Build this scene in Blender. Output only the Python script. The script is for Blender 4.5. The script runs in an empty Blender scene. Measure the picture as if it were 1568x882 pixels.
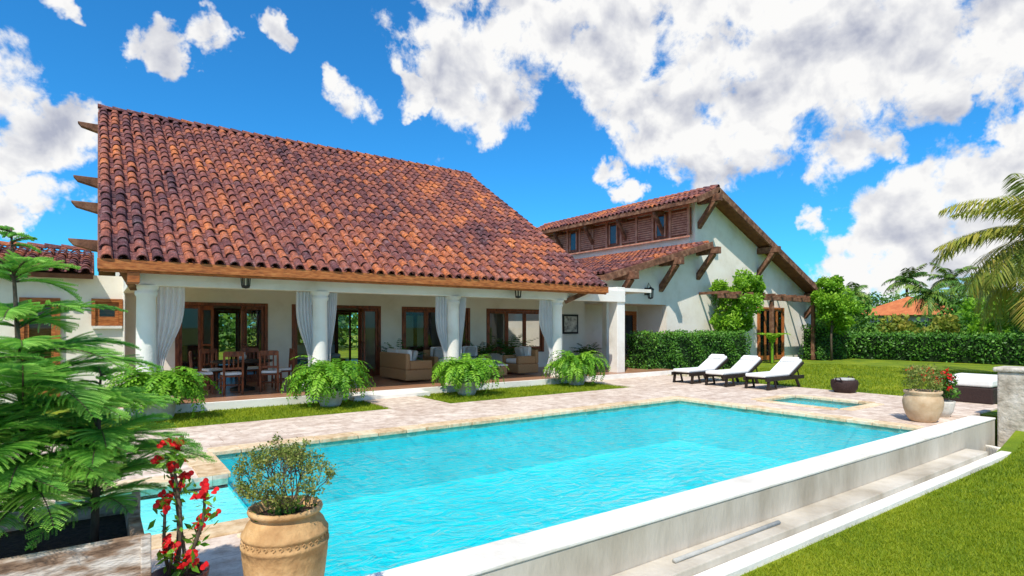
import bpy, math, random
import numpy as np
from mathutils import Vector, Matrix
R=np.random.RandomState(7); random.seed(7)
sc=bpy.context.scene
pi=math.pi
# ------------------------------------------------------------ mesh builder
class M:
    def __init__(s): s.v=[];s.f=[];s.r=[]
    def quad(s,a,b,c,d,r=.5):
        n=len(s.v); s.v+=[tuple(a),tuple(b),tuple(c),tuple(d)]; s.f.append((n,n+1,n+2,n+3)); s.r+=[r]*4
    def box(s,x0,x1,y0,y1,z0,z1,r=.5):
        n=len(s.v)
        s.v+=[(x0,y0,z0),(x1,y0,z0),(x1,y1,z0),(x0,y1,z0),(x0,y0,z1),(x1,y0,z1),(x1,y1,z1),(x0,y1,z1)]
        s.f+=[(n,n+3,n+2,n+1),(n+4,n+5,n+6,n+7),(n,n+1,n+5,n+4),(n+1,n+2,n+6,n+5),(n+2,n+3,n+7,n+6),(n+3,n,n+4,n+7)]
        s.r+=[r]*8; return s
    def beam(s,p,q,w,h,r=.5,up=(0,0,1)):
        p=Vector(p);q=Vector(q);d=(q-p).normalized();sd=d.cross(Vector(up))
        if sd.length<1e-4: sd=Vector((1,0,0))
        sd.normalize();u=sd.cross(d);n=len(s.v)
        for c in(p,q):
            for a,b in((-1,-1),(1,-1),(1,1),(-1,1)): s.v.append(tuple(c+sd*a*w/2+u*b*h/2))
        s.f+=[(n,n+1,n+2,n+3),(n+7,n+6,n+5,n+4)]+[(n+i,n+4+i,n+4+(i+1)%4,n+(i+1)%4) for i in range(4)]
        s.r+=[r]*8; return s
    def tube(s,pts,rad,n=8,r=.5):
        b=len(s.v);pts=[Vector(p) for p in pts]
        if not hasattr(rad,'__len__'): rad=[rad]*len(pts)
        for i,p in enumerate(pts):
            t=(pts[min(i+1,len(pts)-1)]-pts[max(i-1,0)]).normalized()
            a=t.cross(Vector((.31,.95,.05)));a.normalize();c=t.cross(a)
            for k in range(n):
                th=2*pi*k/n; s.v.append(tuple(p+(a*math.cos(th)+c*math.sin(th))*rad[i])); s.r.append(r)
        for i in range(len(pts)-1):
            for k in range(n): s.f.append((b+i*n+k,b+i*n+(k+1)%n,b+(i+1)*n+(k+1)%n,b+(i+1)*n+k))
        s.f.append(tuple(b+k for k in range(n))[::-1]); s.f.append(tuple(b+(len(pts)-1)*n+k for k in range(n)))
        return s
    def lathe(s,prof,c=(0,0,0),n=40,r=.5):
        b=len(s.v)
        for (ra,z) in prof:
            for k in range(n):
                th=2*pi*k/n; s.v.append((c[0]+ra*math.cos(th),c[1]+ra*math.sin(th),c[2]+z)); s.r.append(r)
        for i in range(len(prof)-1):
            for k in range(n): s.f.append((b+i*n+k,b+i*n+(k+1)%n,b+(i+1)*n+(k+1)%n,b+(i+1)*n+k))
        return s
    def prism(s,pts,y0,y1,r=.5):
        n=len(s.v);m=len(pts)
        s.v+=[(x,y0,z) for x,z in pts]+[(x,y1,z) for x,z in pts]; s.r+=[r]*(2*m)
        s.f.append(tuple(n+i for i in range(m))); s.f.append(tuple(n+m+i for i in range(m))[::-1])
        for i in range(m): s.f.append((n+i,n+m+i,n+m+(i+1)%m,n+(i+1)%m))
        return s
    def arr(s,V,F,RR):
        n=len(s.v); s.v+=V.tolist(); s.f+=(F+n).tolist(); s.r+=RR.tolist(); return s
    def xf(s,mat,st=0):
        for i in range(st,len(s.v)): s.v[i]=tuple(mat@Vector(s.v[i]))
        return s
    def build(s,name,mat,parent=None,bevel=0,smooth=False,seg=2):
        me=bpy.data.meshes.new(name); me.from_pydata(s.v,[],s.f)
        at=me.attributes.new('rnd','FLOAT','POINT'); at.data.foreach_set('value',s.r)
        me.materials.append(mat)
        if smooth: me.polygons.foreach_set('use_smooth',[True]*len(me.polygons))
        me.update()
        o=bpy.data.objects.new(name,me); sc.collection.objects.link(o)
        if parent:
            o.parent=parent; o.matrix_parent_inverse=Matrix.Translation(-Vector(parent.location))
        if bevel:
            b=o.modifiers.new('b','BEVEL'); b.width=bevel; b.segments=seg; b.limit_method='ANGLE'
        return o
def E(name,loc=(0,0,0)):
    o=bpy.data.objects.new(name,None); o.location=loc; o.empty_display_size=.2; sc.collection.objects.link(o); return o
def T(x,y,z=0,rz=0,s=1): return Matrix.Translation((x,y,z))@Matrix.Rotation(rz,4,'Z')@Matrix.Scale(s,4)
def leaves(m,C,size,r=None,asp=.55,upb=0.3):
    n=len(C); d=R.normal(size=(n,3)); d[:,2]+=upb; d/=np.linalg.norm(d,axis=1)[:,None]
    e=R.normal(size=(n,3)); s=np.cross(d,e); s/=np.linalg.norm(s,axis=1)[:,None]
    sz=size*R.uniform(.6,1.3,(n,1)); V=np.empty((n,4,3))
    V[:,0]=C; V[:,1]=C+d*sz*.5+s*sz*asp*.5; V[:,2]=C+d*sz; V[:,3]=C+d*sz*.5-s*sz*asp*.5
    F=np.arange(4*n).reshape(n,4)
    if r is None: r=R.uniform(0,1,n)
    m.arr(V.reshape(-1,3),F,np.repeat(np.clip(r,0,1),4))
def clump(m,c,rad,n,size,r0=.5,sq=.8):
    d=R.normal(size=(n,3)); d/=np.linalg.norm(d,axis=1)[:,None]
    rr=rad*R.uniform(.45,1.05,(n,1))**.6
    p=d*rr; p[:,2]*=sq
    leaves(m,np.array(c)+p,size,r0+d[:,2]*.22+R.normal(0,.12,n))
def frond(m,p0,az,L,el0,curl,n,ll,lw,droop,shade=.5,fa=.6,vs=0.,prof=None,rw=.012,jit=.1,azc=0):
    pos=np.array(p0,float); ds=L/n; Z=np.array([0,0,1.])
    for i in range(n):
        t=(i+.5)/n; el=el0-curl*t**1.2; a=az+azc*t
        h=np.array([math.cos(a),math.sin(a),0]); sd=np.array([-math.sin(a),math.cos(a),0])
        f=h*math.cos(el)+Z*math.sin(el); up=-h*math.sin(el)+Z*math.cos(el); new=pos+f*ds
        w=rw*(1-.8*t); m.quad(pos-sd*w,pos+sd*w,new+sd*w*.9,new-sd*w*.9,shade*.8)
        l=ll*(prof(t) if prof else math.sin(pi*min(1,.12+t*.86))**.6)
        for sg in(-1,1):
            d=sd*sg*math.cos(fa)+f*math.sin(fa)+up*vs+R.normal(0,jit,3); d/=np.linalg.norm(d); d[2]-=droop
            q=pos+d*l*.45; wv=f*lw*.5; tip=pos+d*l; tip[2]-=droop*l*.5
            m.quad(pos,q-wv,tip,q+wv,min(1,max(0,shade+random.uniform(-.2,.2))))
        pos=new
# ------------------------------------------------------------ materials
def mk(name,cols,scale=5,rough=.75,bump=.2,bscale=None,rnd=0,spec=.3,st=(1,1,1),trans=0,detail=6,bdist=.02,metal=0,clump=0):
    m=bpy.data.materials.new(name); m.use_nodes=True; nt=m.node_tree; N=nt.nodes; L=nt.links
    b=N['Principled BSDF']; tc=N.new('ShaderNodeTexCoord'); mp=N.new('ShaderNodeMapping'); mp.inputs['Scale'].default_value=st
    L.new(tc.outputs['Object'],mp.inputs[0])
    no=N.new('ShaderNodeTexNoise'); no.inputs['Scale'].default_value=scale; no.inputs['Detail'].default_value=detail; no.inputs['Roughness'].default_value=.6
    L.new(mp.outputs[0],no.inputs['Vector'])
    mr=N.new('ShaderNodeMapRange'); mr.inputs[1].default_value=.3; mr.inputs[2].default_value=.7; L.new(no.outputs[0],mr.inputs[0])
    fac=mr.outputs[0]
    if rnd:
        at=N.new('ShaderNodeAttribute'); at.attribute_name='rnd'
        mx=N.new('ShaderNodeMix'); mx.data_type='FLOAT'; mx.inputs[0].default_value=rnd
        L.new(fac,mx.inputs[2]); L.new(at.outputs['Fac'],mx.inputs[3]); fac=mx.outputs[0]
    cr=N.new('ShaderNodeValToRGB'); e=cr.color_ramp.elements
    n=len(cols)
    for i,c in enumerate(cols):
        if i<2: el=e[i]; el.position=i/(n-1)
        else: el=e.new(i/(n-1))
        el.color=(*c,1)
    if n>2:
        for i,c in enumerate(cols):
            e[i].position=i/(n-1); e[i].color=(*c,1)
    L.new(fac,cr.inputs[0]); L.new(cr.outputs[0],b.inputs['Base Color'])
    b.inputs['Roughness'].default_value=rough; b.inputs['Specular IOR Level'].default_value=spec; b.inputs['Metallic'].default_value=metal
    if bump:
        n2=N.new('ShaderNodeTexNoise'); n2.inputs['Scale'].default_value=bscale or scale*4; n2.inputs['Detail'].default_value=4
        L.new(mp.outputs[0],n2.inputs['Vector']); bp=N.new('ShaderNodeBump'); bp.inputs['Strength'].default_value=bump; bp.inputs['Distance'].default_value=bdist
        L.new(n2.outputs[0],bp.inputs['Height']); L.new(bp.outputs[0],b.inputs['Normal'])
    if trans:
        tr=N.new('ShaderNodeBsdfTranslucent'); ms=N.new('ShaderNodeMixShader'); ms.inputs[0].default_value=trans
        L.new(cr.outputs[0],tr.inputs[0]); L.new(b.outputs[0],ms.inputs[1]); L.new(tr.outputs[0],ms.inputs[2]); L.new(ms.outputs[0],N['Material Output'].inputs[0])
    return m
stucco=mk('stucco',[(.72,.66,.55),(.82,.77,.67),(.86,.82,.73)],1.2,.9,.25,40)
white=mk('white_plaster',[(.62,.58,.50),(.80,.77,.71),(.86,.84,.79)],.9,.85,.3,25)
poolwall=mk('pool_wall_plaster',[(.34,.29,.22),(.50,.45,.37),(.62,.57,.49)],1.3,.85,.4,16,st=(1,1,.35),detail=9)
wood=mk('orange_wood',[(.14,.040,.012),(.38,.12,.03),(.50,.20,.06)],6,.55,.2,20,st=(1,6,6))
dwood=mk('dark_red_wood',[(.08,.020,.009),(.22,.06,.022),(.34,.10,.038)],5,.4,.15,25,st=(4,4,1))
beamw=mk('weathered_beam_wood',[(.07,.033,.02),(.18,.08,.045),(.32,.18,.11)],5,.8,.4,25)
darkm=mk('dark_metal',[(.015,.014,.013),(.03,.03,.028)],8,.5,0)
dkwood=mk('espresso_wood',[(.012,.008,.006),(.035,.022,.016)],8,.5,.1)
cushion=mk('white_cushion',[(.76,.75,.72),(.86,.85,.83)],3,.9,.3,6,bdist=.03)
greyc=mk('grey_cushion',[(.34,.34,.32),(.5,.5,.47)],8,.9,.2)
wicker=mk('wicker',[(.22,.10,.035),(.48,.27,.12),(.62,.40,.21)],40,.7,.8,90,st=(1,1,2))
dwicker=mk('dark_wicker',[(.015,.008,.008),(.06,.03,.025)],50,.6,.8,90)
terra=mk('urn_clay',[(.34,.18,.07),(.56,.34,.15),(.70,.50,.28)],4,.75,.5,30,detail=9)
beigepot=mk('beige_pot',[(.44,.29,.16),(.62,.46,.30)],6,.8,.25,40)
greypot=mk('white_stone_pot',[(.46,.43,.37),(.66,.63,.58)],8,.85,.3,40)
winepot=mk('wine_glazed_pot',[(.07,.025,.025),(.16,.06,.05)],6,.35,.1)
soil=mk('soil',[(.02,.013,.008),(.07,.045,.03)],30,.95,.8,60)
bark=mk('bark',[(.05,.035,.025),(.16,.12,.085)],14,.9,.6,50,st=(1,1,.3))
oldwood=mk('peeling_planter_wood',[(.07,.04,.025),(.26,.17,.11),(.56,.50,.43),(.70,.66,.60)],6,.9,.8,30,st=(.7,.7,2.2),bdist=.014,detail=10)
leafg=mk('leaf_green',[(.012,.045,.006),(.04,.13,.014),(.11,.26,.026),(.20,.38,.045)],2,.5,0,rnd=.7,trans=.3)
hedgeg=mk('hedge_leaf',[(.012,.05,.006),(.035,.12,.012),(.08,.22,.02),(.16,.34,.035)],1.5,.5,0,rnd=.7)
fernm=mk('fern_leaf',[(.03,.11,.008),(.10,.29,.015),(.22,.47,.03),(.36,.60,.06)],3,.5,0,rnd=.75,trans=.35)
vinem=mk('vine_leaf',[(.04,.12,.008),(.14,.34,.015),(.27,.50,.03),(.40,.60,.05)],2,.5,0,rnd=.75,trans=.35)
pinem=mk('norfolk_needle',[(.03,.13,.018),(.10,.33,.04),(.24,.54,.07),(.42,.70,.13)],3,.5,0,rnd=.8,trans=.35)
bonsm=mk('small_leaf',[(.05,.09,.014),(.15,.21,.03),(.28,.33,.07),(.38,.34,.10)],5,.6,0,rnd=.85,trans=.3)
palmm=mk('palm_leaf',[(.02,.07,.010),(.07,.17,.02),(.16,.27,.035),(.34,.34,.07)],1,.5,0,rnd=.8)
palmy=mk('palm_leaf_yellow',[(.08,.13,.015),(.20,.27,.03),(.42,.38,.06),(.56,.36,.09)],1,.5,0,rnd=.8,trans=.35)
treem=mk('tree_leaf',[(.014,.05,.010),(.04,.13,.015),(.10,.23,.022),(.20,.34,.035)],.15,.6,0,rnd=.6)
redm=mk('red_petal',[(.50,.006,.010),(.80,.015,.02),(.88,.05,.04)],20,.5,0,rnd=.7,trans=.3)
farroof=mk('far_roof_tile',[(.42,.11,.04),(.62,.22,.08)],2,.8,.4,8)
stonew=mk('rough_stone',[(.32,.27,.21),(.52,.46,.38),(.68,.62,.55)],4,.9,.7,14,bdist=.04)
floorm=mk('porch_floor_tile',[(.32,.15,.08),(.46,.26,.16)],2,.3,.05)
copm=mk('coping_stone',[(.36,.22,.10),(.60,.43,.25),(.74,.60,.40),(.78,.67,.52)],9,.85,.6,24,rnd=.45,bdist=.015)
curtm=mk('sheer_curtain',[(.78,.79,.80),(.88,.88,.89)],3,.9,0,trans=.45)
basin=mk('pool_basin',[(.002,.56,.62),(.004,.65,.71)],1.1,.8,.0,detail=3)
shelfm=mk('pool_shelf',[(.44,.74,.73),(.56,.83,.80)],2,.8,.0)
soffit=mk('soffit_wood',[(.12,.04,.018),(.24,.10,.04)],4,.7,.1)
inwall=mk('warm_interior_wall',[(.78,.68,.52),(.84,.76,.62)],1,.9,.0)
artm=mk('art_print',[(.05,.05,.05),(.5,.48,.42),(.7,.68,.6)],6,.7,0)
# tiles
def tilemat():
    m=mk('clay_roof_tile',[(.055,.026,.036),(.115,.044,.048),(.22,.080,.068),(.33,.110,.066),(.52,.165,.058),(.70,.25,.075)],.42,.85,.5,30,rnd=.53,bdist=.015,detail=3)
    nt=m.node_tree;N=nt.nodes;L=nt.links;b=N['Principled BSDF']; src=b.inputs['Base Color'].links[0].from_socket
    tc=N.new('ShaderNodeTexCoord'); no=N.new('ShaderNodeTexNoise'); no.inputs['Scale'].default_value=16; no.inputs['Detail'].default_value=6; no.inputs['Roughness'].default_value=.7
    L.new(tc.outputs['Object'],no.inputs['Vector']); cr=N.new('ShaderNodeValToRGB'); cr.color_ramp.elements[0].position=.38; cr.color_ramp.elements[1].position=.62
    cr.color_ramp.elements[0].color=(.38,.36,.42,1); cr.color_ramp.elements[1].color=(1.2,1.14,1.12,1)
    L.new(no.outputs[0],cr.inputs[0]); mx=N.new('ShaderNodeMix'); mx.data_type='RGBA'; mx.blend_type='MULTIPLY'; mx.inputs[0].default_value=.95
    L.new(src,mx.inputs[6]); L.new(cr.outputs[0],mx.inputs[7])
    n3=N.new('ShaderNodeTexNoise'); n3.inputs['Scale'].default_value=5; n3.inputs['Detail'].default_value=8; n3.inputs['Roughness'].default_value=.82; L.new(tc.outputs['Object'],n3.inputs['Vector'])
    c3=N.new('ShaderNodeValToRGB'); c3.color_ramp.elements[0].position=.52; c3.color_ramp.elements[1].position=.70; c3.color_ramp.elements[0].color=(0,0,0,1); c3.color_ramp.elements[1].color=(.52,.52,.52,1)
    L.new(n3.outputs[0],c3.inputs[0]); m2=N.new('ShaderNodeMix'); m2.data_type='RGBA'; L.new(c3.outputs[0],m2.inputs[0]); L.new(mx.outputs[2],m2.inputs[6]); m2.inputs[7].default_value=(.46,.33,.34,1)
    L.new(m2.outputs[2],b.inputs['Base Color']); return m
tile=tilemat()
def deckmat():
    m=bpy.data.materials.new('coral_stone_paving'); m.use_nodes=True; nt=m.node_tree;N=nt.nodes;L=nt.links;b=N['Principled BSDF']
    tc=N.new('ShaderNodeTexCoord'); w=N.new('ShaderNodeTexNoise'); w.inputs['Scale'].default_value=3; L.new(tc.outputs['Object'],w.inputs['Vector'])
    ad=N.new('ShaderNodeMixRGB'); ad.blend_type='LINEAR_LIGHT'; ad.inputs[0].default_value=.03; L.new(tc.outputs['Object'],ad.inputs[1]); L.new(w.outputs['Color'],ad.inputs[2])
    br=N.new('ShaderNodeTexBrick'); br.inputs['Scale'].default_value=1; br.inputs['Brick Width'].default_value=.95; br.inputs['Row Height'].default_value=.6
    br.inputs['Mortar Size'].default_value=.006; br.inputs['Mortar Smooth'].default_value=.6; br.offset=.37; br.squash=.7; br.squash_frequency=3
    br.inputs['Color1'].default_value=(.64,.52,.42,1); br.inputs['Color2'].default_value=(.76,.65,.54,1); br.inputs['Mortar'].default_value=(.46,.35,.27,1)
    L.new(ad.outputs[0],br.inputs['Vector'])
    no=N.new('ShaderNodeTexNoise'); no.inputs['Scale'].default_value=4.0; no.inputs['Detail'].default_value=9; no.inputs['Roughness'].default_value=.78; L.new(tc.outputs['Object'],no.inputs['Vector'])
    cr=N.new('ShaderNodeValToRGB'); e=cr.color_ramp.elements; e[0].position=.38;e[1].position=.58; e[0].color=(.60,.50,.44,1); e[1].color=(1.05,1.05,1.05,1)
    L.new(no.outputs[0],cr.inputs[0]); mx=N.new('ShaderNodeMix'); mx.data_type='RGBA'; mx.blend_type='MULTIPLY'; mx.inputs[0].default_value=.9
    L.new(br.outputs[0],mx.inputs[6]); L.new(cr.outputs[0],mx.inputs[7]); L.new(mx.outputs[2],b.inputs['Base Color'])
    b.inputs['Roughness'].default_value=.8
    bp=N.new('ShaderNodeBump'); bp.inputs['Strength'].default_value=.5; bp.inputs['Distance'].default_value=.012; L.new(no.outputs[0],bp.inputs['Height']); L.new(bp.outputs[0],b.inputs['Normal'])
    return m
deck=deckmat()
def lawnmat(nm):
    m=mk(nm,[(.08,.15,.006),(.15,.235,.008),(.23,.305,.010),(.31,.36,.016)],.9,.85,.8,90,rnd=0.0,detail=8,bdist=.03)
    nt=m.node_tree;N=nt.nodes;L=nt.links;b=N['Principled BSDF']; src=b.inputs['Base Color'].links[0].from_socket
    tc=N.new('ShaderNodeTexCoord'); no=N.new('ShaderNodeTexNoise'); no.inputs['Scale'].default_value=55; no.inputs['Detail'].default_value=6; no.inputs['Roughness'].default_value=.75; L.new(tc.outputs['Object'],no.inputs['Vector'])
    cr=N.new('ShaderNodeValToRGB'); e=cr.color_ramp.elements; e[0].position=.35;e[1].position=.65; e[0].color=(.52,.56,.35,1); e[1].color=(1.2,1.2,1.2,1)
    L.new(no.outputs[0],cr.inputs[0]); mx=N.new('ShaderNodeMix'); mx.data_type='RGBA'; mx.blend_type='MULTIPLY'; mx.inputs[0].default_value=.8
    L.new(src,mx.inputs[6]); L.new(cr.outputs[0],mx.inputs[7]); L.new(mx.outputs[2],b.inputs['Base Color']); return m
lawn=lawnmat('lawn_grass')
bladem=mk('grass_blade',[(.11,.19,.006),(.21,.30,.009),(.31,.375,.014),(.44,.44,.03)],.9,.6,0,rnd=.5,trans=.35)
def glossmix(name,tint,ior,rough,bumps,gcol=(1,1,1),fs=1.0):
    m=bpy.data.materials.new(name); m.use_nodes=True; nt=m.node_tree;N=nt.nodes;L=nt.links; N.remove(N['Principled BSDF'])
    t=N.new('ShaderNodeBsdfTransparent'); t.inputs[0].default_value=(*tint,1); g=N.new('ShaderNodeBsdfGlossy'); g.inputs[0].default_value=(*gcol,1); g.inputs['Roughness'].default_value=rough
    fr=N.new('ShaderNodeFresnel'); fr.inputs[0].default_value=ior; mu=N.new('ShaderNodeMath'); mu.operation='MULTIPLY'; mu.inputs[1].default_value=fs; L.new(fr.outputs[0],mu.inputs[0])
    mx=N.new('ShaderNodeMixShader'); L.new(mu.outputs[0],mx.inputs[0]); L.new(t.outputs[0],mx.inputs[1]); L.new(g.outputs[0],mx.inputs[2]); L.new(mx.outputs[0],N['Material Output'].inputs[0])
    if bumps:
        tc=N.new('ShaderNodeTexCoord'); mp=N.new('ShaderNodeMapping'); mp.inputs['Scale'].default_value=(1,1.6,1); L.new(tc.outputs['Object'],mp.inputs[0])
        a=N.new('ShaderNodeTexNoise'); a.inputs['Scale'].default_value=3.2; a.inputs['Detail'].default_value=5; a.inputs['Distortion'].default_value=1.4; L.new(mp.outputs[0],a.inputs['Vector'])
        bp=N.new('ShaderNodeBump'); bp.inputs['Strength'].default_value=bumps; bp.inputs['Distance'].default_value=.10; L.new(a.outputs[0],bp.inputs['Height'])
        L.new(bp.outputs[0],g.inputs['Normal']); L.new(bp.outputs[0],fr.inputs['Normal'])
    return m
water=glossmix('water',(.55,.98,1.0),1.27,.02,.9,fs=.65)
glass=glossmix('window_glass',(.74,.75,.74),1.5,.01,0,fs=1.0)
# ------------------------------------------------------------ ground
def ss(a,b,x): t=min(1,max(0,(x-a)/(b-a))); return t*t*(3-2*t)
def gz(x,y):
    if -.7<x<14.52 and 3.22<y<9.25: return -1.8
    if y<3.22 and x>1.2: return -.52+.49*ss(12.3,15.2,x)
    return -.03
xs=sorted(set([-700,-200,-60,-20,-8,-.72,-.69,1.19,1.21,14.51,14.53,30,50,90,200,700]+[1.5+.4*i for i in range(55)]))
ys=sorted(set([-700,-200,-60,-20,-8,3.21,3.23,9.24,9.26,16,25,40,80,200,700]+[-4+.5*i for i in range(14)]+[3.6,5,7]))
m=M()
for x in xs:
    for y in ys: m.v.append((x,y,gz(x,y))); m.r.append(.5)
ny=len(ys)
for i in range(len(xs)-1):
    for j in range(ny-1):
        a=i*ny+j; m.f.append((a,a+ny,a+ny+1,a+1))
m.build('lawn_ground',lawn)
def blades(m,n,x0,x1,y0,y1,h,w=.006):
    X=R.uniform(x0,x1,n);Y=R.uniform(y0,y1,n); Zb=np.array([gz(a,b) for a,b in zip(X,Y)])-.005
    th=R.uniform(0,2*pi,n); hh=h*R.uniform(.5,1.3,n); lean=R.normal(0,.5,(n,2))*hh[:,None]
    V=np.empty((n,4,3)); dx=np.cos(th)*w;dy=np.sin(th)*w
    V[:,0]=np.c_[X-dx,Y-dy,Zb];V[:,1]=np.c_[X+dx,Y+dy,Zb];V[:,2]=np.c_[X+dx*.2+lean[:,0],Y+dy*.2+lean[:,1],Zb+hh];V[:,3]=np.c_[X-dx*.2+lean[:,0],Y-dy*.2+lean[:,1],Zb+hh]
    m.arr(V.reshape(-1,3),np.arange(4*n).reshape(n,4),np.repeat(R.uniform(0,1,n),4))
m=M()
blades(m,70000,4.2,9,0.6,3.0,.030,.005); blades(m,40000,9,14,-1,3.0,.04,.008)
blades(m,14000,-.2,5.1,11.45,13.5,.04,.009); blades(m,14000,6.5,12.5,11.45,13.5,.045,.009)
blades(m,26000,16.45,28,3.5,13.5,.06,.014)
m.build('lawn_grass_blades',bladem)
# ------------------------------------------------------------ paving
m=M(); t=-.12
for a in [(-12,-.35,-3,11.4),(-.35,1.25,-3,5.6),(-.35,1.25,7.5,11.4),(1.25,12.7,8.9,11.4),(11.4,12.7,3.88,8.9),(12.7,14.3,7.6,11.4),(12.7,14.3,3.88,5.75),(14.3,16.4,3.88,11.4),(5.1,6.5,11.4,13.6),(12.6,17.5,11.4,13.6)]:
    m.box(a[0],a[1],a[2],a[3],t,0)
m.build('stone_patio',deck)
pool=E('swimming_pool',(6.3,6.4,0))
m=M() # basin
def basinbox(m,x0,x1,y0,y1,zb,zt):
    m.quad((x0,y0,zb),(x1,y0,zb),(x1,y1,zb),(x0,y1,zb))
    m.quad((x0,y1,zb),(x1,y1,zb),(x1,y1,zt),(x0,y1,zt)); m.quad((x0,y0,zb),(x0,y0,zt),(x1,y0,zt),(x1,y0,zb))
    m.quad((x1,y0,zb),(x1,y0,zt),(x1,y1,zt),(x1,y1,zb)); m.quad((x0,y0,zb),(x0,y1,zb),(x0,y1,zt),(x0,y0,zt))
basinbox(m,1.25,11.4,3.88,8.9,-1.0,-.121); m.build('pool_basin',basin,pool)
m=M();m.box(-.35,1.249,5.6,7.5,-.4,-.16); m.build('pool_shelf',shelfm,pool)
m=M();m.quad((-.35,5.6,-.05),(1.25,5.6,-.05),(1.25,7.5,-.05),(-.35,7.5,-.05)); m.quad((1.25,3.88,-.05),(11.4,3.88,-.05),(11.4,8.9,-.05),(1.25,8.9,-.05)); m.build('pool_water',water,pool)
m=M(); m.box(1.25,11.68,3.48,3.88,-.04,.0); m.box(11.68,14.0,3.5,3.88,-.04,-.002); m.build('overflow_wall_top',white,pool,bevel=.012)
m=M(); m.box(1.26,11.67,3.49,3.87,-.9,-.041); m.box(11.671,13.99,3.51,3.87,-.9,-.042)
m.box(1.25,12.3,3.18,3.489,-.9,-.38); m.build('overflow_wall_body',poolwall,pool,bevel=.012)
m=M(); m.box(1.25,13.2,3.02,3.179,-.9,-.45)
for k in range(8):
    m.box(13.2+.03*k,13.23+.03*k,3.04+.05*k,3.30+.03*k,-.9,-.449-.001*k)
m.build('overflow_gutter_curb',white,pool,bevel=.012)
m=M(); m.tube([(4.2,3.33,-.36),(5.95,3.33,-.36)],.022,8); m.build('drain_pipe',greyc,pool,smooth=True)
# coping stones
def row(m,p,q,w,side,zt=.018):
    p=Vector(p);q=Vector(q);d=(q-p);L=d.length;d.normalize();s=Vector((-d.y,d.x,0))*side;x=0
    while x<L-.05:
        l=min(random.uniform(.3,.62),L-x); ww=w*random.uniform(.93,1.06); a=p+d*(x+.006);b=p+d*(x+l-.006); o=s*(-.03+random.uniform(-.008,.008))
        z=zt+random.uniform(-.004,.004); pts=[a+o,b+o,b+o+s*ww,a+o+s*ww]; n=len(m.v); rr=random.random()
        for zz in(-.05,z): 
            for c in pts: m.v.append((c.x,c.y,zz)); m.r.append(rr)
        f=[(n,n+3,n+2,n+1),(n+4,n+5,n+6,n+7)]+[(n+i,n+(i+1)%4,n+4+(i+1)%4,n+4+i) for i in range(4)]
        m.f+=f; x+=l
m=M(); row(m,(1.25,8.9,0),(11.75,8.9,0),.36,1); row(m,(1.25,7.5,0),(1.25,8.85,0),.36,1); row(m,(-.35,7.5,0),(.88,7.5,0),.33,1)
row(m,(1.25,5.6,0),(-.35,5.6,0),.33,1); row(m,(1.25,3.5,0),(1.25,5.25,0),.33,1); row(m,(11.4,8.85,0),(11.4,3.9,0),.34,1)
m.build('coping_stones',copm,pool,bevel=.012)
spa=E('spa_pool',(13.5,6.7,0)); m=M(); basinbox(m,12.7,14.3,5.75,7.6,-.8,-.121); m.build('spa_basin',basin,spa)
m=M();m.quad((12.7,5.75,-.045),(14.3,5.75,-.045),(14.3,7.6,-.045),(12.7,7.6,-.045)); m.build('spa_water',water,spa)
m=M(); row(m,(12.7,7.6,0),(14.3,7.6,0),.25,1); row(m,(14.3,7.55,0),(14.3,5.8,0),.25,1); row(m,(14.3,5.75,0),(12.7,5.75,0),.25,1); row(m,(12.7,5.8,0),(12.7,7.55,0),.25,1)
m.build('spa_coping',copm,spa,bevel=.012)
# ------------------------------------------------------------ roofs
def tile_roof(m,O,U,V,wid,length,pitch=.27,rowh=.37,cov=None):
    O=np.array(O,float);U=np.array(U,float);V=np.array(V,float);V/=np.linalg.norm(V);N=np.cross(U,V)
    nc=int(wid/pitch);pitch=wid/nc;nr=int(length/rowh);rowh=length/nr
    th=np.linspace(0,pi,8)
    for i in range(nc+1):
        cj=random.uniform(-.008,.008)
        for j in range(nr):
            rr=random.random()
            if i<nc: # cover tile
                cx=(i+.5)*pitch+cj+random.uniform(-.014,.014); sk=random.uniform(-.012,.012); y0=j*rowh-.04+random.uniform(-.02,.02); y1=(j+1)*rowh+.03; dz=random.uniform(-.004,.012)
                b=len(m.v)
                for (y,r1,h,z0,xo) in((y0,pitch*.37,.10,.035+dz,-sk),(y1,pitch*.30,.078,.02,sk),(y0,pitch*.37-.02,.08,.035+dz,-sk),(y0+.08,pitch*.37-.025,.075,.03,-sk)):
                    P=O+np.outer(cx+xo+np.cos(th)*r1,U)+V*y+np.outer(z0+np.sin(th)*h,N)
                    m.v+=P.tolist(); m.r+=[rr]*8
                for k in range(7):
                    m.f.append((b+k,b+k+1,b+8+k+1,b+8+k)); m.f.append((b+16+k,b+16+k+1,b+k+1,b+k)); m.f.append((b+24+k,b+24+k+1,b+16+k+1,b+16+k))
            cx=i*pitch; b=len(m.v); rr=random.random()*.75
            xsn=np.linspace(-.36,.36,5)*pitch
            if i==0: xsn=np.linspace(0,.36,5)*pitch
            if i==nc: xsn=np.linspace(-.36,0,5)*pitch
            for (y,zo) in((j*rowh-.05,.012),((j+1)*rowh+.02,-.004)):
                P=O+np.outer(cx+xsn,U)+V*y+np.outer(zo+.045*(np.abs(xsn)/(.36*pitch))**2,N)
                m.v+=P.tolist(); m.r+=[rr]*5
            for k in range(4): m.f.append((b+k,b+k+1,b+5+k+1,b+5+k))
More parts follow.
